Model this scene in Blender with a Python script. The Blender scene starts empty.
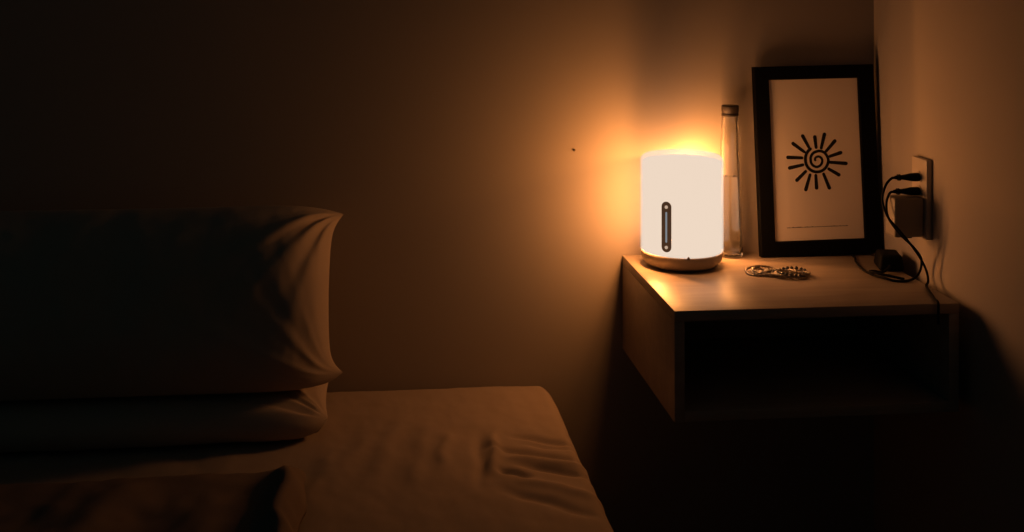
import bpy, bmesh, math, random
from mathutils import Vector, Matrix, noise
random.seed(7)
scene = bpy.context.scene
COL = scene.collection
PI = math.pi

# ------------------------------------------------------------------ helpers
def tag(o, label=None, cat=None, group=None, kind=None):
    if label: o['label'] = label
    if cat: o['category'] = cat
    if group: o['group'] = group
    if kind: o['kind'] = kind
    return o

def empty(name, loc, rz=0.0):
    o = bpy.data.objects.new(name, None)
    COL.objects.link(o)
    o.location = loc
    o.rotation_euler = (0, 0, rz)
    o.empty_display_size = 0.05
    return o

def obj(name, bm, mat, parent=None, smooth=True, angle=None):
    me = bpy.data.meshes.new(name)
    bmesh.ops.recalc_face_normals(bm, faces=bm.faces)
    bm.to_mesh(me)
    bm.free()
    o = bpy.data.objects.new(name, me)
    COL.objects.link(o)
    if mat: me.materials.append(mat)
    if smooth:
        for p in me.polygons: p.use_smooth = True
        if angle is not None:
            me.set_sharp_from_angle(angle=math.radians(angle))
    if parent: o.parent = parent
    return o

def add_box(bm, lo, hi, bevel=0.0, seg=2):
    r = bmesh.ops.create_cube(bm, size=1.0)
    vs = r['verts']
    c = [(a + b) / 2 for a, b in zip(lo, hi)]
    d = [b - a for a, b in zip(lo, hi)]
    for v in vs:
        v.co = Vector((c[0] + v.co.x * d[0], c[1] + v.co.y * d[1], c[2] + v.co.z * d[2]))
    if bevel > 0:
        es = list({e for v in vs for e in v.link_edges})
        bmesh.ops.bevel(bm, geom=es, offset=bevel, segments=seg, affect='EDGES', profile=0.5)

def box_bm(lo, hi, bevel=0.0, seg=2):
    bm = bmesh.new()
    add_box(bm, lo, hi, bevel, seg)
    return bm

def add_lathe(bm, prof, n=64, origin=(0, 0, 0), axis='Z', cap0=True, cap1=True):
    """prof: list of (radius, height)"""
    rings = []
    for r, h in prof:
        ring = []
        for k in range(n):
            a = 2 * PI * k / n
            p = (r * math.cos(a), r * math.sin(a), h)
            if axis == 'X': p = (h, p[0], p[1])
            if axis == 'Y': p = (p[1], h, p[0])
            ring.append(bm.verts.new(Vector(origin) + Vector(p)))
        rings.append(ring)
    for i in range(len(rings) - 1):
        for k in range(n):
            bm.faces.new((rings[i][k], rings[i][(k + 1) % n], rings[i + 1][(k + 1) % n], rings[i + 1][k]))
    if cap0: bm.faces.new(rings[0])
    if cap1: bm.faces.new(rings[-1])

def catmull(pts, sub=10, closed=False):
    P = [Vector(p) for p in pts]
    n = len(P)
    out = []
    rng = n if closed else n - 1
    for i in range(rng):
        if closed:
            p0, p1, p2, p3 = P[(i - 1) % n], P[i], P[(i + 1) % n], P[(i + 2) % n]
        else:
            p1, p2 = P[i], P[i + 1]
            p0 = P[i - 1] if i > 0 else p1 * 2 - p2
            p3 = P[i + 2] if i + 2 < n else p2 * 2 - p1
        for k in range(sub):
            t = k / sub
            out.append(0.5 * ((2 * p1) + (p2 - p0) * t + (2 * p0 - 5 * p1 + 4 * p2 - p3) * t * t
                              + (3 * p1 - p0 - 3 * p2 + p3) * t ** 3))
    if not closed: out.append(P[-1])
    return out

def add_tube(bm, path, r, n=10, closed=False):
    m = len(path)
    up = Vector((0.13, 0.21, 0.97)).normalized()
    rings = []
    prev = None
    for i, p in enumerate(path):
        a = path[(i - 1) % m] if (closed or i > 0) else p
        b = path[(i + 1) % m] if (closed or i < m - 1) else p
        t = (b - a).normalized()
        if prev is None:
            u = t.cross(up)
            if u.length < 1e-4: u = t.cross(Vector((1, 0, 0)))
        else:
            u = prev - t * prev.dot(t)
        u.normalize()
        prev = u
        w = t.cross(u)
        rad = r[i] if isinstance(r, (list, tuple)) else r
        rings.append([bm.verts.new(p + (u * math.cos(2 * PI * k / n) + w * math.sin(2 * PI * k / n)) * rad) for k in range(n)])
    for i in range(m if closed else m - 1):
        A, B = rings[i], rings[(i + 1) % m]
        for k in range(n):
            bm.faces.new((A[k], A[(k + 1) % n], B[(k + 1) % n], B[k]))
    if not closed:
        bm.faces.new(rings[0])
        bm.faces.new(rings[-1])

# ------------------------------------------------------------------ materials
def mat(name, color, rough=0.6, bump=None, var=None, metallic=0.0, spec=0.5, sheen=0.0, coat=0.0):
    m = bpy.data.materials.new(name)
    m.use_nodes = True
    nt = m.node_tree
    b = nt.nodes['Principled BSDF']
    b.inputs['Base Color'].default_value = (*color, 1)
    b.inputs['Roughness'].default_value = rough
    b.inputs['Metallic'].default_value = metallic
    b.inputs['Specular IOR Level'].default_value = spec
    b.inputs['Sheen Weight'].default_value = sheen
    b.inputs['Coat Weight'].default_value = coat
    tc = nt.nodes.new('ShaderNodeTexCoord')
    if bump:
        scale, strength, dist = bump
        n = nt.nodes.new('ShaderNodeTexNoise')
        n.inputs['Scale'].default_value = scale
        n.inputs['Detail'].default_value = 6
        bp = nt.nodes.new('ShaderNodeBump')
        bp.inputs['Strength'].default_value = strength
        bp.inputs['Distance'].default_value = dist
        nt.links.new(tc.outputs['Object'], n.inputs['Vector'])
        nt.links.new(n.outputs['Fac'], bp.inputs['Height'])
        nt.links.new(bp.outputs['Normal'], b.inputs['Normal'])
    if var:
        scale, c2 = var
        n = nt.nodes.new('ShaderNodeTexNoise')
        n.inputs['Scale'].default_value = scale
        n.inputs['Detail'].default_value = 5
        mx = nt.nodes.new('ShaderNodeMix')
        mx.data_type = 'RGBA'
        mx.inputs['A'].default_value = (*color, 1)
        mx.inputs['B'].default_value = (*c2, 1)
        nt.links.new(tc.outputs['Object'], n.inputs['Vector'])
        nt.links.new(n.outputs['Fac'], mx.inputs['Factor'])
        nt.links.new(mx.outputs['Result'], b.inputs['Base Color'])
    return m

def wood(name, c1, c2, rough):
    m = bpy.data.materials.new(name)
    m.use_nodes = True
    nt = m.node_tree
    b = nt.nodes['Principled BSDF']
    b.inputs['Roughness'].default_value = rough
    tc = nt.nodes.new('ShaderNodeTexCoord')
    mp = nt.nodes.new('ShaderNodeMapping')
    mp.inputs['Scale'].default_value = (3.0, 26.0, 26.0)
    n = nt.nodes.new('ShaderNodeTexNoise')
    n.inputs['Scale'].default_value = 2.2
    n.inputs['Detail'].default_value = 8
    n.inputs['Distortion'].default_value = 0.6
    cr = nt.nodes.new('ShaderNodeValToRGB')
    cr.color_ramp.elements[0].position = 0.35
    cr.color_ramp.elements[0].color = (*c1, 1)
    cr.color_ramp.elements[1].position = 0.68
    cr.color_ramp.elements[1].color = (*c2, 1)
    n2 = nt.nodes.new('ShaderNodeTexNoise')
    n2.inputs['Scale'].default_value = 9.0
    mr = nt.nodes.new('ShaderNodeMapRange')
    mr.inputs['To Min'].default_value = rough - 0.07
    mr.inputs['To Max'].default_value = rough + 0.12
    nt.links.new(tc.outputs['Object'], mp.inputs['Vector'])
    nt.links.new(mp.outputs['Vector'], n.inputs['Vector'])
    nt.links.new(n.outputs['Fac'], cr.inputs['Fac'])
    nt.links.new(cr.outputs['Color'], b.inputs['Base Color'])
    nt.links.new(tc.outputs['Object'], n2.inputs['Vector'])
    nt.links.new(n2.outputs['Fac'], mr.inputs['Value'])
    nt.links.new(mr.outputs['Result'], b.inputs['Roughness'])
    bp = nt.nodes.new('ShaderNodeBump')
    bp.inputs['Strength'].default_value = 0.08
    bp.inputs['Distance'].default_value = 0.001
    nt.links.new(n.outputs['Fac'], bp.inputs['Height'])
    nt.links.new(bp.outputs['Normal'], b.inputs['Normal'])
    return m

def emission(name, color, strength, transp=0.0):
    m = bpy.data.materials.new(name)
    m.use_nodes = True
    nt = m.node_tree
    nt.nodes.remove(nt.nodes['Principled BSDF'])
    out = nt.nodes['Material Output']
    e = nt.nodes.new('ShaderNodeEmission')
    e.inputs['Color'].default_value = (*color, 1)
    e.inputs['Strength'].default_value = strength
    if transp > 0:
        t = nt.nodes.new('ShaderNodeBsdfTransparent')
        mx = nt.nodes.new('ShaderNodeMixShader')
        mx.inputs['Fac'].default_value = transp
        nt.links.new(e.outputs[0], mx.inputs[1])
        nt.links.new(t.outputs[0], mx.inputs[2])
        nt.links.new(mx.outputs[0], out.inputs['Surface'])
    else:
        nt.links.new(e.outputs[0], out.inputs['Surface'])
    return m

def glass(name, ior, color=(1, 1, 1), rough=0.0):
    m = bpy.data.materials.new(name)
    m.use_nodes = True
    b = m.node_tree.nodes['Principled BSDF']
    b.inputs['Base Color'].default_value = (*color, 1)
    b.inputs['Transmission Weight'].default_value = 1.0
    b.inputs['IOR'].default_value = ior
    b.inputs['Roughness'].default_value = rough
    return m

M = {}
M['plaster'] = mat('wall_plaster', (0.36, 0.315, 0.28), 0.85, bump=(90, 0.10, 0.0015), var=(3.0, (0.34, 0.295, 0.26)), spec=0.2)
M['floor'] = wood('floor_boards', (0.10, 0.07, 0.05), (0.16, 0.11, 0.08), 0.5)
M['laminate'] = wood('nightstand_laminate', (0.30, 0.24, 0.19), (0.37, 0.30, 0.24), 0.36)
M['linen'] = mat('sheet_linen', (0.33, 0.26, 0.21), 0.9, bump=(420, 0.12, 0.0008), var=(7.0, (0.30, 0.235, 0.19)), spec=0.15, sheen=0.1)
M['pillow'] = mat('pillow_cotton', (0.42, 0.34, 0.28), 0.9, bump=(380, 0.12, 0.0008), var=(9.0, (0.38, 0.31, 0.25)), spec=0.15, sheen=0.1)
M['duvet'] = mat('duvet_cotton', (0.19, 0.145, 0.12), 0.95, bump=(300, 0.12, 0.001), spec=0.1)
M['bed_base'] = mat('bed_base_fabric', (0.08, 0.07, 0.06), 0.9, bump=(500, 0.2, 0.001))
M['black_frame'] = mat('black_painted_wood', (0.004, 0.004, 0.004), 0.75, bump=(60, 0.05, 0.001), spec=0.06)
M['paper'] = mat('print_paper', (0.84, 0.74, 0.64), 0.8, bump=(14, 0.25, 0.003), spec=0.2)
M['ink'] = mat('black_ink', (0.010, 0.009, 0.008), 0.7, spec=0.2)
M['text'] = mat('grey_ink', (0.11, 0.09, 0.075), 0.8, spec=0.2)
M['board'] = mat('backing_board', (0.08, 0.06, 0.045), 0.9)
SH = (0.86, 0.69, 0.55)
M['shade'] = emission('lamp_diffuser', SH, 1.0, transp=0.46)
M['core'] = emission('lamp_light_core', SH, 1.0)
M['lamp_base'] = mat('lamp_base_plastic', (0.34, 0.29, 0.25), 0.5)
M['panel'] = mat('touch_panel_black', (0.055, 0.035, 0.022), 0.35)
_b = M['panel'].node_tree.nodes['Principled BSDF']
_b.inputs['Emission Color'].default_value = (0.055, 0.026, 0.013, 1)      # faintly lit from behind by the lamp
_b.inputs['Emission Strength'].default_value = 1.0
M['panel_dot'] = emission('panel_key_glow', (0.60, 0.42, 0.30), 0.9)
M['panel_bar'] = emission('panel_slider_glow', (0.30, 0.33, 0.36), 0.7)
M['mark'] = mat('sensor_mark', (0.25, 0.15, 0.08), 0.5)
M['glass'] = glass('bottle_glass', 1.48, (0.97, 0.98, 0.96))
M['water'] = glass('bottle_water', 1.33)
M['cap'] = mat('bottle_cap_metal', (0.032, 0.024, 0.019), 0.45, metallic=0.2)
M['outlet'] = mat('outlet_plastic', (0.42, 0.36, 0.31), 0.4)
M['socket'] = mat('socket_plastic', (0.42, 0.36, 0.31), 0.45)
M['hole'] = mat('socket_hole', (0.01, 0.01, 0.01), 0.8)
M['rubber'] = mat('black_rubber', (0.005, 0.005, 0.005), 0.7, bump=(200, 0.03, 0.0005), spec=0.1)
M['adapter'] = mat('adapter_plastic', (0.22, 0.19, 0.16), 0.5)
M['silver'] = mat('tarnished_silver', (0.30, 0.26, 0.21), 0.32, metallic=1.0)
M['bead'] = mat('dark_bead', (0.03, 0.025, 0.02), 0.25, coat=0.5)
M['shell'] = mat('pale_bead', (0.70, 0.62, 0.52), 0.35)
M['nail'] = mat('nail_steel', (0.10, 0.08, 0.06), 0.5, metallic=0.7)

# ------------------------------------------------------------------ setting
WY = 2.084       # face of the wall behind the lamp
WX = 0.926       # face of the wall with the outlet
tag(obj('wall_back', box_bm((-2.6, WY, 0), (WX + 0.12, WY + 0.12, 2.7)), M['plaster'], smooth=False), kind='structure')
tag(obj('wall_right', box_bm((WX, -0.6, 0), (WX + 0.12, WY, 2.7)), M['plaster'], smooth=False), kind='structure')
tag(obj('floor', box_bm((-2.6, -0.6, -0.1), (WX + 0.12, WY + 0.12, 0)), M['floor'], smooth=False), kind='structure')

# ------------------------------------------------------------------ nightstand (fixed to the wall, open shelf below its top)
NX0, NX1, NY0, NY1, NZ = 0.4645, 0.904, 1.732, WY, 0.70
NB = 0.535
ns = empty('nightstand', ((NX0 + NX1) / 2, (NY0 + NY1) / 2, NB))
tag(ns, 'wall-mounted nightstand box with open shelf, carrying the glowing lamp', 'nightstand')
def ns_part(name, lo, hi, bevel=0.0012):
    c = ns.location
    lo = [a - b for a, b in zip(lo, c)]; hi = [a - b for a, b in zip(hi, c)]
    return obj(name, box_bm(lo, hi, bevel, 2), M['laminate'], ns, angle=40)
TH = 0.016
ns_part('top_panel', (NX0, NY0, NZ - TH), (NX1, NY1 - 0.0005, NZ))
ns_part('side_panel', (NX0, NY0 + 0.0012, NB), (NX0 + TH, NY1 - 0.0005, NZ - TH))
ns_part('side_panel', (NX1 - TH, NY0 + 0.0012, NB), (NX1, NY1 - 0.0005, NZ - TH))
ns_part('bottom_panel', (NX0 + TH, NY0 + 0.0012, NB), (NX1 - TH, NY1 - 0.0005, NB + TH))
ns_part('back_panel', (NX0 + TH, NY1 - 0.012, NB + TH), (NX1 - TH, NY1 - 0.0005, NZ - TH))

# ------------------------------------------------------------------ bedside lamp
LX, LY, LR = 0.5515, 2.0095, 0.0700
lamp = empty('bedside_lamp', (LX, LY, NZ))
tag(lamp, 'glowing white cylindrical bedside lamp at the left end of the nightstand', 'lamp')
BH, SHT = 0.0255, 0.1880       # height of the base, height of the shade's top
bm = bmesh.new()
prof = [(0.0, 0.0), (0.047, 0.0), (0.0515, 0.0008)]
for k in range(1, 13):
    a = PI / 2 * k / 12
    prof.append((0.0515 + (LR - 0.0003 - 0.0515) * math.sin(a), 0.0008 + (BH - 0.0048) * (1 - math.cos(a))))
prof += [(LR - 0.0003, BH - 0.001), (LR - 0.0012, BH)]
add_lathe(bm, prof[1:], 96)
obj('base', bm, M['lamp_base'], lamp, angle=45)
bm = bmesh.new()
RC = 0.011
prof = [(LR - 0.0014, BH), (LR, BH + 0.0015), (LR, SHT - RC)]
for k in range(1, 11):
    a = PI / 2 * k / 10
    prof.append((LR - RC + RC * math.cos(a), SHT - RC + RC * math.sin(a)))
prof += [(LR * 0.5, SHT + 0.0004), (0.002, SHT + 0.0006)]
add_lathe(bm, prof, 96, cap0=False)
obj('shade', bm, M['shade'], lamp, angle=60)
bm = bmesh.new()
CR = 0.0670
prof = [(CR, BH + 0.0005), (CR, SHT - 0.0135)]
for k in range(1, 9):
    a = PI / 2 * k / 8
    prof.append((CR - 0.004 + 0.004 * math.cos(a), SHT - 0.0135 + 0.004 * math.sin(a)))
add_lathe(bm, prof, 64)
obj('light_core', bm, M['core'], lamp, angle=60)

# touch slider on the shade, wrapped round the cylinder
def curved_capsule(a0, z0, z1, half, r0, r1):
    """capsule plate following the cylinder; a0 = angle of its centre line"""
    outline = []
    n = 14
    for k in range(n + 1):
        t = PI * k / n
        outline.append((half * math.cos(t), z1 - half + half * math.sin(t)))
    for k in range(n + 1):
        t = PI + PI * k / n
        outline.append((half * math.cos(t), z0 + half + half * math.sin(t)))
    b = bmesh.new()
    inner, outer, mid = [], [], []
    for s, z in outline:
        a = a0 + s / r1
        inner.append(b.verts.new((r0 * math.cos(a), r0 * math.sin(a), z)))
        outer.append(b.verts.new((r1 * math.cos(a), r1 * math.sin(a), z)))
    m = len(outline)
    for k in range(m):
        b.faces.new((inner[k], inner[(k + 1) % m], outer[(k + 1) % m], outer[k]))
    # front skin as strips between left and right halves so that it bends with the cylinder
    ks = list(range(m))
    half_n = n + 1
    right = outer[:]
    # pair points with the same height: index i on the top arc pairs with n-i
    def strip(ring):
        top = [ring[i] for i in range(n + 1)]
        bot = [ring[n + 1 + i] for i in range(n + 1)]
        L = [top[n - i] for i in range(n // 2 + 1)][::-1] + bot[:n // 2 + 1]
        R = [top[i] for i in range(n // 2 + 1)][::-1] + bot[n // 2:][::-1]
        for i in range(len(L) - 1):
            vs = []
            for v in (L[i], R[i], R[i + 1], L[i + 1]):
                if v not in vs: vs.append(v)
            if len(vs) >= 3:
                try: b.faces.new(vs)
                except ValueError: pass
    strip(outer); strip(inner)
    return b
PA = math.radians(-90 - 15.3 - 21.0)      # the slider looks towards the bed side of the room
pan = obj('touch_panel', curved_capsule(PA, 0.0345, 0.1185, 0.0086, LR - 0.0006, LR + 0.0010), M['panel'], lamp, angle=35)
obj('slider_strip', curved_capsule(PA, 0.0505, 0.1015, 0.0014, LR + 0.0004, LR + 0.0016), M['panel_bar'], pan, angle=35)
for zz in (0.1095, 0.0425):
    obj('touch_key', curved_capsule(PA, zz - 0.0028, zz + 0.0028, 0.0027, LR + 0.0004, LR + 0.0016), M['panel_dot'], pan, angle=35)
obj('sensor_mark', curved_capsule(math.radians(-90 - 15.3 + 9), BH - 0.0012, BH + 0.0032, 0.0019, LR - 0.001, LR + 0.0009), M['mark'], lamp, angle=35)

# the lamp's own light: small light sources in the gap between core and diffuser
# (uneven output is made up: weights fitted to the brightness wanted around the room)
LAMP_W = 15.6
GLOW = [0.17, 0.22, 0.30, 0.46, 0.54, 0.40, 0.17, 0.09, 0.060, 0.055, 0.060, 0.085,
        0.22, 0.80, 0.50, 0.12, 0.050, 0.032, 0.025, 0.020, 0.020, 0.030, 0.060, 0.11]    # sides, every 15 degrees
GLOW_TOP = [0.07, 0.09, 0.11, 0.12, 0.10, 0.065, 0.045, 0.045, 0.060, 0.080, 0.10, 0.13,
            0.20, 0.31, 0.23, 0.12, 0.090, 0.070, 0.055, 0.045, 0.035, 0.030, 0.035, 0.050]
def glow(tab, deg):
    t = (deg % 360) / 15
    k = int(t)
    return tab[k % 24] * (1 - t + k) + tab[(k + 1) % 24] * (t - k)
leds = []
for j, h in enumerate((0.055, 0.095, 0.135, 0.167)):
    for k in range(40):
        a = k * 9 + 2.25 * j
        leds.append((LR - 0.0014, a, h, glow(GLOW, a) * 0.6))
for k in range(24):
    leds.append((0.048, k * 15, SHT - 0.0050, glow(GLOW_TOP, k * 15)))
LSUM = sum(l[3] for l in leds)
for r, a, h, q in leds:
    ld = bpy.data.lights.new('lamp_led', 'POINT')
    ld.energy = LAMP_W * q / LSUM
    ld.color = (1.0, 0.355, 0.082)
    ld.shadow_soft_size = 0.0
    lo = bpy.data.objects.new('lamp_led', ld)
    COL.objects.link(lo)
    lo.location = (r * math.cos(math.radians(a)), r * math.sin(math.radians(a)), h)
    lo.parent = lamp

# ------------------------------------------------------------------ bottle
BX, BY = 0.6520, 2.0590
bot = empty('glass_bottle', (BX, BY, NZ))
tag(bot, 'slim clear glass bottle of water with dark cap, between the lamp and the picture frame', 'bottle')
def br(z): return 0.0222 + (0.0142 - 0.0222) * min(1, max(0, (z - 0.012) / 0.228))
bm = bmesh.new()
prof = [(0.0005, 0.0012), (0.016, 0.0), (0.0205, 0.0008), (0.0222, 0.004)]
for k in range(0, 25):
    z = 0.008 + (0.238 - 0.008) * k / 24
    prof.append((br(z), z))
prof += [(0.0138, 0.243), (0.0128, 0.248), (0.0128, 0.262), (0.0108, 0.262)]
inn = [(0.0108, 0.246)]
for k in range(24, -1, -1):
    z = 0.010 + (0.238 - 0.010) * k / 24
    inn.append((br(z) - 0.0042, z))
inn += [(0.016, 0.0062), (0.0005, 0.0068)]
add_lathe(bm, prof + inn, 56)
obj('bottle_body', bm, M['glass'], bot, angle=60)
bm = bmesh.new()
prof = [(0.0005, 0.0069), (0.0158, 0.0064)]
WL = 0.141
for k in range(0, 14):
    z = 0.0102 + (WL - 0.0102) * k / 13
    prof.append((br(z) - 0.00425, z))
prof += [(0.0005, WL - 0.0006)]
add_lathe(bm, prof, 56)
obj('water', bm, M['water'], bot, angle=50)
bm = bmesh.new()
prof = [(0.0131, 0.2465), (0.0150, 0.2470), (0.0152, 0.2500), (0.0144, 0.2510), (0.0144, 0.2535), (0.0151, 0.2545),
        (0.0151, 0.2640), (0.0140, 0.2655), (0.0004, 0.2658)]
add_lathe(bm, prof, 56)
obj('bottle_cap', bm, M['cap'], bot, angle=35)

# ------------------------------------------------------------------ picture frame, leaning on the wall
FW, FH, FT = 0.2195, 0.3315, 0.014
fr = empty('picture_frame', (0.7015, 2.0370, NZ + 0.0014))
tag(fr, 'black picture frame with a black spiral sun print, leaning in the wall corner', 'picture frame')
fr.rotation_mode = 'XYZ'
fr.rotation_euler = (math.radians(-4.2), math.radians(-0.95), 0)
# local axes: x along the width, z up, front face at y = 0, back at y = FT
BL, BR_, BT, BB = 0.0265, 0.0300, 0.0235, 0.0255
bm = bmesh.new()
def frame_ring(y, l, r, b_, t_):
    return [bm.verts.new((l, y, b_)), bm.verts.new((FW - r, y, b_)), bm.verts.new((FW - r, y, FH - t_)), bm.verts.new((l, y, FH - t_))]
rings = [frame_ring(FT, 0, 0, 0, 0), frame_ring(0.0015, 0, 0, 0, 0), frame_ring(0, 0.0015, 0.0015, 0.0015, 0.0015),
         frame_ring(0, BL - 0.0015, BR_ - 0.0015, BB - 0.0015, BT - 0.0015), frame_ring(0.0015, BL, BR_, BB, BT),
         frame_ring(FT, BL, BR_, BB, BT)]
for A, B in zip(rings, rings[1:] + rings[:1]):
    for k in range(4):
        bm.faces.new((A[k], A[(k + 1) % 4], B[(k + 1) % 4], B[k]))
obj('frame_moulding', bm, M['black_frame'], fr, angle=30)
obj('backing_board', box_bm((BL + 0.0002, 0.0051, BB + 0.0002), (FW - BR_ - 0.0002, 0.0120, FH - BT - 0.0002)), M['board'], fr, smooth=False)
pr = obj('art_print', box_bm((BL + 0.0003, 0.0042, BB + 0.0003), (FW - BR_ - 0.0003, 0.0050, FH - BT - 0.0003)), M['paper'], fr, smooth=False)
PX, PZ, PS = 0.1085, 0.1650, 0.0080 / 34.5     # centre of the sun, metres per drawing unit
def ink_stroke(bm, pts, w0, w1, y=0.00418, th=0.00020):
    """flat brush stroke with round ends"""
    pts = [Vector(p) for p in pts]
    n = len(pts)
    L, R = [], []
    for i, p in enumerate(pts):
        t = (pts[min(i + 1, n - 1)] - pts[max(i - 1, 0)]).normalized()
        q = Vector((-t.y, t.x))
        w = (w0 + (w1 - w0) * i / (n - 1)) / 2
        L.append(p + q * w); R.append(p - q * w)
    def cap(p, d, w):
        a0 = math.atan2(d.y, d.x)
        return [p + Vector((math.cos(a0 + t), math.sin(a0 + t))) * w for t in (-PI / 3, -PI / 6, 0, PI / 6, PI / 3)]
    fr_, bk = [], []
    def V(p, yy): return bm.verts.new((PX + p.x * PS, yy, PZ - p.y * PS))
    Lv = [(V(p, y - th), V(p, y)) for p in L]
    Rv = [(V(p, y - th), V(p, y)) for p in R]
    for i in range(n - 1):
        bm.faces.new((Lv[i][0], Lv[i + 1][0], Rv[i + 1][0], Rv[i][0]))
        bm.faces.new((Lv[i][1], Lv[i + 1][1], Rv[i + 1][1], Rv[i][1]))
        bm.faces.new((Lv[i][0], Lv[i + 1][0], Lv[i + 1][1], Lv[i][1]))
        bm.faces.new((Rv[i][0], Rv[i + 1][0], Rv[i + 1][1], Rv[i][1]))
    for i, s in ((0, -1), (n - 1, 1)):
        d = (pts[1] - pts[0]) * -1 if i == 0 else pts[-1] - pts[-2]
        w = (w0 if i == 0 else w1) / 2
        c = [V(p, y - th) for p in cap(pts[i], d.normalized(), w)]
        loop = ([Rv[i][0]] if i else [Lv[i][0]]) + c + ([Lv[i][0]] if i else [Rv[i][0]])
        bm.faces.new(loop)
bm = bmesh.new()
C = Vector((300, 265))
rays = [((75, 238), (185, 245)), ((85, 318), (190, 298)), ((138, 412), (210, 348)), ((205, 485), (243, 375)),
        ((290, 475), (288, 380)), ((390, 478), (350, 372)), ((470, 382), (392, 335)), ((530, 298), (402, 285)),
        ((492, 215), (405, 240)), ((450, 125), (378, 200)), ((370, 72), (340, 175)), ((293, 90), (300, 170)),
        ((198, 80), (242, 165)), ((120, 135), (205, 200))]
for a, b in rays:
    a = Vector(a) - C; b = Vector(b) - C
    ink_stroke(bm, [a, a.lerp(b, 0.5), b], 28, 23)
# spiral: angle (degrees, counter-clockwise in the picture) -> radius
key = [(118, 97), (180, 88), (270, 90), (360, 92), (405, 82), (450, 64), (495, 54), (540, 47), (630, 52), (720, 44), (765, 34), (810, 22), (870, 15), (915, 10)]
sp = []
for (a0, r0), (a1, r1) in zip(key, key[1:]):
    m = max(3, int((a1 - a0) / 9))
    for k in range(m):
        t = k / m
        a = math.radians(a0 + (a1 - a0) * t); r = r0 + (r1 - r0) * t
        sp.append((r * math.cos(a), -r * math.sin(a)))
ink_stroke(bm, sp, 24, 17)
obj('sun_motif', bm, M['ink'], pr, smooth=False)
# the one tiny printed line under the sun: illegibly small lettering
bm = bmesh.new()
x = 0.0495
while x < 0.1600:
    w = random.uniform(0.0009, 0.0020)
    h = random.choice((0.0012, 0.0012, 0.0017))
    add_box(bm, (x, 0.00400, 0.0480), (x + w, 0.00419, 0.0480 + h))
    x += w + random.choice((0.0003, 0.0003, 0.0004, 0.0009))
obj('caption_line', bm, M['text'], pr, smooth=False)

# ------------------------------------------------------------------ wall outlet
ou = empty('wall_outlet', (WX, 1.8885, 0.829))
tag(ou, 'upright light plastic wall outlet with plugs in it, beside the picture frame', 'outlet')
obj('cover_plate', box_bm((-0.0100, -0.0265, -0.0640), (0.0, 0.0265, 0.0660), 0.0022, 3), M['outlet'], ou, angle=40)
for zz in (0.0345, 0.0120, -0.0260):
    bm = bmesh.new()
    add_lathe(bm, [(0.0145, -0.0110), (0.0145, -0.0098)] if zz < 0 else [(0.0100, -0.0110), (0.0100, -0.0098)], 32, origin=(0, 0, zz), axis='X')
    obj('socket', bm, M['socket'], ou, angle=40)

# ------------------------------------------------------------------ plugs, cords, adapters
XF = WX - 0.0111       # socket faces
def plug_bm(z, y, length=0.040, flat=0.62):
    """tapering flat two-pin plug body with a ribbed strain relief, pointing into the room"""
    b = bmesh.new()
    secs = [(0.0, 0.0088, 0.0066), (0.002, 0.0092, 0.0070), (0.012, 0.0090, 0.0066), (0.020, 0.0075, 0.0050), (0.028, 0.0052, 0.0038), (0.031, 0.0044, 0.0035),
            (0.0312, 0.0060, 0.0052), (0.0350, 0.0060, 0.0052), (0.0355, 0.0042, 0.0036), (0.040, 0.0030, 0.0028)]
    k_ = length / 0.040
    rings = []
    n = 24
    for d, ry, rz in secs:
        rings.append([b.verts.new((XF - d * k_, y + ry * math.cos(2 * PI * k / n), z + rz * math.sin(2 * PI * k / n))) for k in range(n)])
    for A, B in zip(rings, rings[1:]):
        for k in range(n): b.faces.new((A[k], A[(k + 1) % n], B[(k + 1) % n], B[k]))
    b.faces.new(rings[0]); b.faces.new(rings[-1])
    return b
def cord(name, label, z, y, length, pts, r):
    e = empty(name, (XF, y, z))
    tag(e, label, 'cable')
    off = Matrix.Translation(-Vector((XF, y, z)))
    b = plug_bm(z, y, length); b.transform(off)
    obj('plug', b, M['rubber'], e, angle=40)
    b = bmesh.new(); add_tube(b, catmull(pts, 10), r, 10); b.transform(off)
    obj('cable', b, M['rubber'], e)
    return e
R1 = 0.0020
cord('power_cable', 'black cord from the upper plug in the outlet, running over the nightstand front edge', 0.8635, 1.8885, 0.040,
     [(0.8765, 1.8885, 0.8635), (0.868, 1.888, 0.8615), (0.8565, 1.884, 0.8500), (0.8490, 1.878, 0.8280), (0.8530, 1.866, 0.8035), (0.8670, 1.858, 0.7850),
      (0.8860, 1.852, 0.7600), (0.9000, 1.848, 0.7380), (0.9080, 1.846, 0.7200), (0.9070, 1.838, 0.7060), (0.8980, 1.826, 0.7022),
      (0.8890, 1.800, 0.7022), (0.8800, 1.770, 0.7022), (0.8720, 1.745, 0.7028), (0.8695, 1.7345, 0.7036), (0.8688, 1.7292, 0.7020), (0.8685, 1.7275, 0.6960), (0.8685, 1.7275, 0.6850), (0.8685, 1.7280, 0.6700)], R1)
cord('power_cable', 'black cord from the second plug, looping across the nightstand top behind the picture frame', 0.8405, 1.8885, 0.042,
     [(0.8740, 1.8885, 0.8405), (0.866, 1.888, 0.8380), (0.8585, 1.884, 0.8220), (0.8570, 1.872, 0.8000), (0.8720, 1.862, 0.7760), (0.8930, 1.862, 0.7560),
      (0.9070, 1.864, 0.7380), (0.9100, 1.868, 0.7220), (0.9060, 1.870, 0.7090), (0.8940, 1.864, 0.7030), (0.8760, 1.8560, 0.7022), (0.8600, 1.8610, 0.7022), (0.8500, 1.8720, 0.7040),
      (0.8440, 1.8930, 0.7022), (0.8400, 1.9200, 0.7021), (0.8440, 1.9550, 0.7021), (0.8540, 1.9950, 0.7021), (0.8640, 2.0250, 0.7021), (0.8640, 2.0680, 0.7021)], R1)
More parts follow.
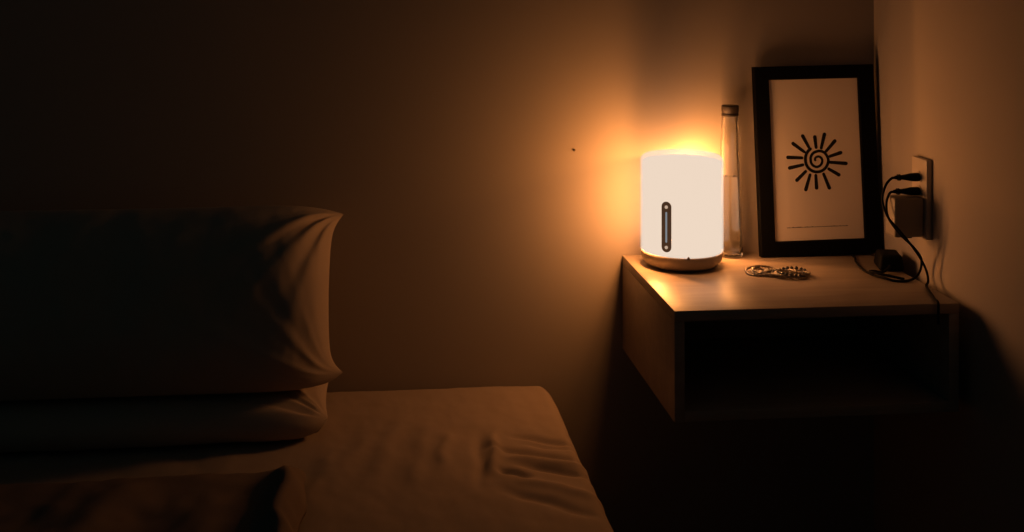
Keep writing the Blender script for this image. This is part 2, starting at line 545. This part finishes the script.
# box-shaped charger in the lowest socket
ad = empty('plug_adapter', (XF, 1.8850, 0.8020))
tag(ad, 'boxy plug-in charger in the lowest socket of the outlet', 'adapter')
obj('adapter_body', box_bm((-0.0495, -0.0170, -0.0330), (0.0, 0.0190, 0.0310), 0.0035, 3), M['adapter'], ad, angle=40)
bm = bmesh.new(); add_box(bm, (-0.0330, -0.0100, -0.0355), (-0.0170, 0.0100, -0.0328), 0.0008)
obj('adapter_port', bm, M['rubber'], ad, angle=40)
# dark power brick lying in the corner with a short lead
pb = empty('power_brick', (0.8940, 1.9460, NZ), math.radians(-14))
tag(pb, 'black power brick lying on the nightstand between the picture frame and the outlet', 'power brick')
bm = bmesh.new()
add_box(bm, (-0.0235, -0.0250, 0.0), (0.0185, 0.0340, 0.0270), 0.006, 4)
for v in bm.verts:
    k = v.co.z / 0.027
    v.co.x *= 1 - 0.16 * k; v.co.y *= 1 - 0.18 * k
obj('brick_body', bm, M['rubber'], pb, angle=50)
bm = bmesh.new()
add_tube(bm, catmull([(-0.006, -0.024, 0.010), (-0.010, -0.034, 0.0075), (-0.022, -0.043, 0.0035), (-0.036, -0.050, 0.0066), (-0.044, -0.058, 0.0076), (-0.036, -0.070, 0.0084), (-0.014, -0.080, 0.0062), (0.006, -0.082, 0.0030)], 10), 0.0022, 10)
obj('lead', bm, M['rubber'], pb)

# ------------------------------------------------------------------ tangled necklace on the nightstand
nk = empty('necklace', (0.690, 1.918, NZ))
tag(nk, 'tangled metal bead necklace lying in front of the picture frame', 'necklace')
def loop_pts(cx, cy, rx, ry, rot, zb, wob, n=26, a0=0.0):
    out = []
    ph = random.uniform(0, 6)
    for k in range(n):
        a = a0 + 2 * PI * k / n
        q = 1 + wob * math.sin(3 * a + ph) + 0.5 * wob * math.sin(5 * a + 2 * ph)
        x = rx * q * math.cos(a); y = ry * q * math.sin(a)
        out.append((cx + x * math.cos(rot) - y * math.sin(rot), cy + x * math.sin(rot) + y * math.cos(rot), zb + 0.0022 * (1 + math.sin(2 * a + ph))))
    return out
bm = bmesh.new()
for k, (cx, cy, rx, ry, rot, zb) in enumerate([(-0.012, 0.016, 0.037, 0.026, -0.25, 0.0016), (-0.008, 0.010, 0.034, 0.019, -0.35, 0.0028), (0.012, -0.006, 0.034, 0.020, -0.30, 0.0018),
                                               (0.018, -0.010, 0.026, 0.017, -0.10, 0.0034), (-0.026, 0.012, 0.016, 0.014, 0.3, 0.0036)]):
    path = catmull(loop_pts(cx, cy, rx, ry, rot, zb, 0.10), 6, True)
    rr = [0.0019 * (1.0 + 0.30 * math.sin(i * 1.9)) for i in range(len(path))]
    add_tube(bm, path, rr, 8, True)
obj('chain', bm, M['silver'], nk)
for p in loop_pts(0.016, -0.004, 0.027, 0.021, -0.2, 0.0042, 0.12, 24)[:22]:
    bm = bmesh.new()
    bmesh.ops.create_icosphere(bm, subdivisions=2, radius=random.uniform(0.0026, 0.0036), matrix=Matrix.Translation(p))
    tag(obj('bead', bm, M['bead'], nk), 'small dark bead')
for (x, y, r) in ((-0.030, 0.004, 0.0042), (-0.017, 0.011, 0.0046), (-0.006, 0.002, 0.0036), (0.024, -0.026, 0.0032), (0.030, -0.022, 0.003), (0.012, -0.025, 0.003)):
    bm = bmesh.new()
    bmesh.ops.create_uvsphere(bm, u_segments=14, v_segments=8, radius=r, matrix=Matrix.Translation((x, y, r)))
    tag(obj('bead', bm, M['shell'], nk), 'pale bead')

# ------------------------------------------------------------------ small nail in the wall
nl = empty('wall_nail', (0.3785, WY, 0.8868))
tag(nl, 'tiny dark nail in the bare wall left of the glowing lamp', 'nail')
bm = bmesh.new(); add_lathe(bm, [(0.0009, -0.0016), (0.0009, 0.004)], 14, axis='Y')
add_lathe(bm, [(0.0014, -0.0022), (0.0023, -0.0018), (0.0023, -0.0012)], 18, axis='Y')
obj('nail_shaft', bm, M['nail'], nl, angle=40)

# ------------------------------------------------------------------ bed
EX0, EX1, EY0, EY1, EZ = -1.27, 0.335, 0.06, 2.080, 0.484
bed = empty('bed', ((EX0 + EX1) / 2, (EY0 + EY1) / 2, 0))
tag(bed, 'wide bed with a creased fitted sheet, left of the nightstand', 'bed')
def fbm(x, y, z=0.0, o=4):
    return noise.fractal(Vector((x, y, z)), 0.9, 2.0, o)
def ridge(x, y, ax, ay, bx, by, h, w, asym=0.0):
    dx, dy = bx - ax, by - ay
    L2 = dx * dx + dy * dy
    t = ((x - ax) * dx + (y - ay) * dy) / L2
    s = ((x - ax) * dy - (y - ay) * dx) / math.sqrt(L2)
    if t < -0.4 or t > 1.4 or abs(s) > 4 * w: return 0.0
    e = 1.0
    if t < 0.25: e = max(0.0, (t + 0.4) / 0.65)
    if t > 0.75: e = max(0.0, (1.4 - t) / 0.65)
    e = e * e * (3 - 2 * e)
    s += 0.25 * w * math.sin(t * 7 + ax * 50)
    return h * e * math.exp(-(s / w) ** 2)
RID = [
    # taut creases running to the right edge of the mattress
    (0.250, 1.838, 0.318, 1.806, -0.0061, 0.0070), (0.262, 1.806, 0.326, 1.788, -0.0043, 0.0060), (0.212, 1.792, 0.312, 1.752, -0.0067, 0.0080),
    (0.232, 1.752, 0.327, 1.722, 0.0058, 0.0100), (0.246, 1.726, 0.326, 1.690, -0.0072, 0.0080), (0.232, 1.672, 0.325, 1.618, 0.0052, 0.0120),
    (0.215, 1.640, 0.300, 1.570, -0.0058, 0.0110),
    # soft creases running down the bed
    (0.208, 1.835, 0.196, 1.722, 0.0087, 0.0095), (0.186, 1.840, 0.172, 1.690, -0.0058, 0.0090), (0.136, 1.840, 0.120, 1.740, 0.0051, 0.0110), (0.100, 1.830, 0.080, 1.690, 0.0029, 0.0140),
    (0.206, 1.712, 0.240, 1.692, -0.0080, 0.0075), (0.060, 1.900, 0.020, 1.700, 0.0029, 0.0160), (0.010, 1.860, -0.040, 1.680, 0.0032, 0.0160),
    # fold beside the pillow
    (-0.040, 1.790, -0.062, 1.660, 0.0036, 0.0130),
]
def sheet_z(x, y):
    z = 0.0035 * fbm(x * 5, y * 4, 1.3) + 0.0016 * fbm(x * 18, y * 9, 4.1)
    for r in RID: z += ridge(x, y, *r)
    return z
def axis_pts(lo, hi, f0, f1, fine, coarse):
    out = [lo]
    while out[-1] < hi - 1e-6:
        x = out[-1]
        st = fine if f0 - coarse < x < f1 else coarse
        out.append(min(hi, x + st))
    return out
RR, DROP = 0.024, 0.20
def edge_map(s, lo, hi):
    """unrolled coordinate -> (position, drop) with a rounded shoulder"""
    for e, sg in ((hi, 1), (lo, -1)):
        d = (s - (e - sg * RR)) * sg
        if d > 0:
            arc = RR * PI / 2
            if d < arc:
                a = d / RR
                return e - sg * RR + sg * RR * math.sin(a), RR * (1 - math.cos(a)), a / (PI / 2)
            return e, RR + d - arc, 1.0
    return s, 0.0, 0.0
xs = axis_pts(EX0 - DROP, EX1 + DROP, -0.45, EX1 + 0.03, 0.0040, 0.03)
ys = axis_pts(EY0 - DROP, EY1 + DROP, 1.50, EY1 + 0.03, 0.0045, 0.04)
bm = bmesh.new()
grid = []
c = bed.location
for yy in ys:
    row = []
    py, dy, ey = edge_map(yy, EY0, EY1)
    for xx in xs:
        px, dx, ex = edge_map(xx, EX0, EX1)
        w = sheet_z(xx, yy)
        e = max(ex, ey)
        drop = max(dx, dy) if (dx == 0 or dy == 0) else min(DROP, math.hypot(dx, dy))
        p = Vector((px, py, EZ - drop + w * (1 - e)))
        cu, cv = (p.x - EX1 + 0.05) / 0.05, (p.y - EY1 + 0.05) / 0.05
        if cu > 0 and cv > 0:                            # rounded corner of the mattress
            cu, cv = min(1, cu), min(1, cv)
            p.x = EX1 - 0.05 + 0.05 * cu * math.sqrt(1 - cv * cv / 2)
            p.y = EY1 - 0.05 + 0.05 * cv * math.sqrt(1 - cu * cu / 2)
        if ex > 0: p.x += w * ex * (1 if px > 0 else -1) * 0.8
        row.append(bm.verts.new(p - c))
    grid.append(row)
for j in range(len(ys) - 1):
    for i in range(len(xs) - 1):
        bm.faces.new((grid[j][i], grid[j][i + 1], grid[j + 1][i + 1], grid[j + 1][i]))
obj('fitted_sheet', bm, M['linen'], bed)
bm = box_bm((EX0 + 0.006, EY0 + 0.006, 0.22), (EX1 - 0.006, EY1 - 0.006, EZ - 0.05), 0.04, 4); bm.transform(Matrix.Translation(-c))
obj('mattress', bm, M['linen'], bed, angle=40)
bm = box_bm((EX0 + 0.004, EY0 + 0.004, 0.0), (EX1 - 0.004, EY1 - 0.004, 0.219), 0.008, 3); bm.transform(Matrix.Translation(-c))
obj('bed_base', bm, M['bed_base'], bed, angle=40)

# ------------------------------------------------------------------ pillows
def pillow_bm(W, H, T, ear, seed, amp, na=170, nb=84, boxy=2.6):
    """closed cushion: x width, y height, z thickness (front +)"""
    b = bmesh.new()
    def co(a, bb, side):
        ca, cb = abs(a), abs(bb)
        # outline: slightly pinched between the corners, small drawn-out ears
        nub = (ca * cb) ** 9
        x = W / 2 * a * (1 - 0.020 * (1 - bb * bb) + ear * nub)
        y = H / 2 * bb * (1 - 0.020 * (1 - a * a) + ear * nub - (0.16 if bb > 0 else 0.30) * (ca ** 10) * cb)
        t = T / 2 * (max(0.0, 1 - ca ** 9) ** 0.5) * (max(0.0, 1 - cb ** boxy) ** 0.55)
        # creases fanning out of the corners
        wv = 0.0
        for sx in (-1, 1):
            for sy in (-1, 1):
                dx = (1 - a * sx) * W / 2; dy = (1 - bb * sy) * H / 2
                r = math.hypot(dx, dy) + 1e-5
                th = math.atan2(dy, dx)
                f = math.exp(-r / 0.13) * min(1.0, r / 0.03)
                wv += f * (noise.noise(Vector((th * 4.2 + seed * 3.1, r * 3.0, seed + sx * 2 + sy * 5 + side))) * 1.5
                           + 0.6 * noise.noise(Vector((th * 9.0, r * 5.0, seed * 2 + sx + sy * 3 + side))))
        fa = min(1.0, (1 - ca) / 0.05) * min(1.0, (1 - cb) / 0.08)
        wv = wv * amp + 0.35 * amp * fbm(x * 7 + seed, y * 7, side * 3.0) + 0.12 * amp * fbm(x * 22 + seed, y * 16, side * 5.0)
        z = t + wv * fa * (0.4 + 0.6 * min(1, t / (T / 4)))
        z = max(z, 0.0012)
        return Vector((x, y, side * z))
    A = [math.sin(PI / 2 * (-1 + 2 * i / na)) for i in range(na + 1)]
    B = [math.sin(PI / 2 * (-1 + 2 * j / nb)) for j in range(nb + 1)]
    front = [[b.verts.new(co(a, bb, 1)) for a in A] for bb in B]
    back = []
    for j, bb in enumerate(B):
        row = []
        for i, a in enumerate(A):
            if j in (0, nb) or i in (0, na):          # the seam is shared by both sides
                front[j][i].co.z = 0.0
                row.append(front[j][i])
            else:
                row.append(b.verts.new(co(a, bb, -1)))
        back.append(row)
    for g in (front, back):
        for j in range(nb):
            for i in range(na):
                b.faces.new((g[j][i], g[j][i + 1], g[j + 1][i + 1], g[j + 1][i]))
    return b
def place_pillow(name, label, b, loc, tilt, rest, wall=WY - 0.003):
    b.transform(Matrix.Rotation(tilt, 4, 'X'))
    for v in b.verts:                                   # flattened where it rests on what lies below and on the wall
        zr = rest - loc[2] if not callable(rest) else rest(v.co.x + loc[0], v.co.y + loc[1]) - loc[2]
        if v.co.z < zr + 0.010:
            v.co.z = zr + 0.010 * math.exp((v.co.z - zr - 0.010) / 0.010) if v.co.z > zr - 0.2 else zr
        if v.co.y > wall - loc[1]: v.co.y = wall - loc[1] - 0.0005
    o = obj(name, b, M['pillow'])
    o.location = loc
    return tag(o, label, 'pillow', group='pillows at the head of the bed')
place_pillow('pillow', 'upper pillow leaning on the wall at the head of the bed, one side lit',
             pillow_bm(0.68, 0.305, 0.190, 0.05, 1.7, 0.0105), (-0.380, 1.934, 0.678), math.radians(64), 0.556)
place_pillow('pillow', 'lower pillow lying flat on the bed underneath the leaning pillow',
             pillow_bm(0.66, 0.262, 0.072, -0.01, 5.2, 0.005, boxy=6.0), (-0.374, 1.943, 0.5185), math.radians(2),
             lambda x, y: EZ + max(sheet_z(x + a, y + d) for a in (-0.006, 0, 0.006) for d in (-0.006, 0, 0.006)) + 0.001)

# ------------------------------------------------------------------ duvet pushed to the left side of the bed
bm = bmesh.new()
DX0, DX1, DY0, DY1 = -1.20, -0.070, 0.35, 1.715
nx, ny = 120, 150
top, und = [], []
for j in range(ny + 1):
    rt, ru = [], []
    v = j / ny
    for i in range(nx + 1):
        u = i / nx
        x = DX0 + (DX1 - DX0) * u
        y = DY0 + (DY1 - DY0) * v
        # wavy outline on the right and far sides
        # wavy outline on the right and far sides
        x += u * (0.018 * fbm(y * 6.0, 2.0, 3.0) - 0.030 * (1.60 - y) * (y > 1.2) - 0.012 * (y <= 1.2) - 0.20 * max(0, v - 0.94))
        y += v * (0.020 * fbm(x * 3.5, 5.0, 1.0) + 0.03 * (0.5 - u))
        ed = min(1, (1 - u) / 0.022, (1 - v) / 0.05, u / 0.05, v / 0.05)
        ed = math.sqrt(max(0.0, 1 - (1 - ed) ** 2))
        roll = math.exp(-((1 - u - 0.022) / 0.016) ** 2) + 0.55 * math.exp(-((1 - u - 0.20 - 0.25 * (1 - v)) / 0.035) ** 2)
        h = 0.012 + ed * (0.010 + 0.026 * roll * min(1, (1 - v) / 0.10 + 0.25) + 0.010 * fbm(x * 4.2, y * 4.2, 8.0) + 0.007 * fbm(x * 11, y * 7, 2.5))
        h = max(h, 0.012)
        rt.append(bm.verts.new((x, y, EZ + h)))
        ru.append(bm.verts.new((x, y, EZ + 0.0065)))
    top.append(rt); und.append(ru)
for j in range(ny):
    for i in range(nx):
        bm.faces.new((top[j][i], top[j][i + 1], top[j + 1][i + 1], top[j + 1][i]))
        bm.faces.new((und[j][i], und[j][i + 1], und[j + 1][i + 1], und[j + 1][i]))
for j in range(ny):
    for i in (0, nx):
        bm.faces.new((top[j][i], top[j + 1][i], und[j + 1][i], und[j][i]))
for i in range(nx):
    for j in (0, ny):
        bm.faces.new((top[j][i], top[j][i + 1], und[j][i + 1], und[j][i]))
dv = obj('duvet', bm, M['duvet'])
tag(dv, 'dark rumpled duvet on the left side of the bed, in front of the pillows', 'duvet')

# ------------------------------------------------------------------ night ambience
w = bpy.data.worlds.new('night')
scene.world = w
w.use_nodes = True
bg = w.node_tree.nodes['Background']
bg.inputs['Color'].default_value = (0.42, 1.0, 1.05, 1)
bg.inputs['Strength'].default_value = 0.0090

# ------------------------------------------------------------------ camera
cd = bpy.data.cameras.new('camera')
cam = bpy.data.objects.new('camera', cd)
COL.objects.link(cam)
TH_ = math.atan(118 / 1200)
cam.location = (0, 0, 1.2)
cam.rotation_euler = (PI / 2, 0, -TH_)
cd.sensor_width = 36.0
cd.lens = 1200 / 1024 * 36.0
cd.shift_x = (512 - 476) / 1024
cd.shift_y = -(266 + 28) / 1024
cd.clip_start = 0.02
scene.camera = cam

scene.view_settings.view_transform = 'Standard'
scene.view_settings.look = 'None'
scene.view_settings.exposure = 0.0
scene.view_settings.gamma = 1.0
scene.view_settings.use_curve_mapping = False
scene.cycles.use_denoising = True
scene.cycles.max_bounces = 12
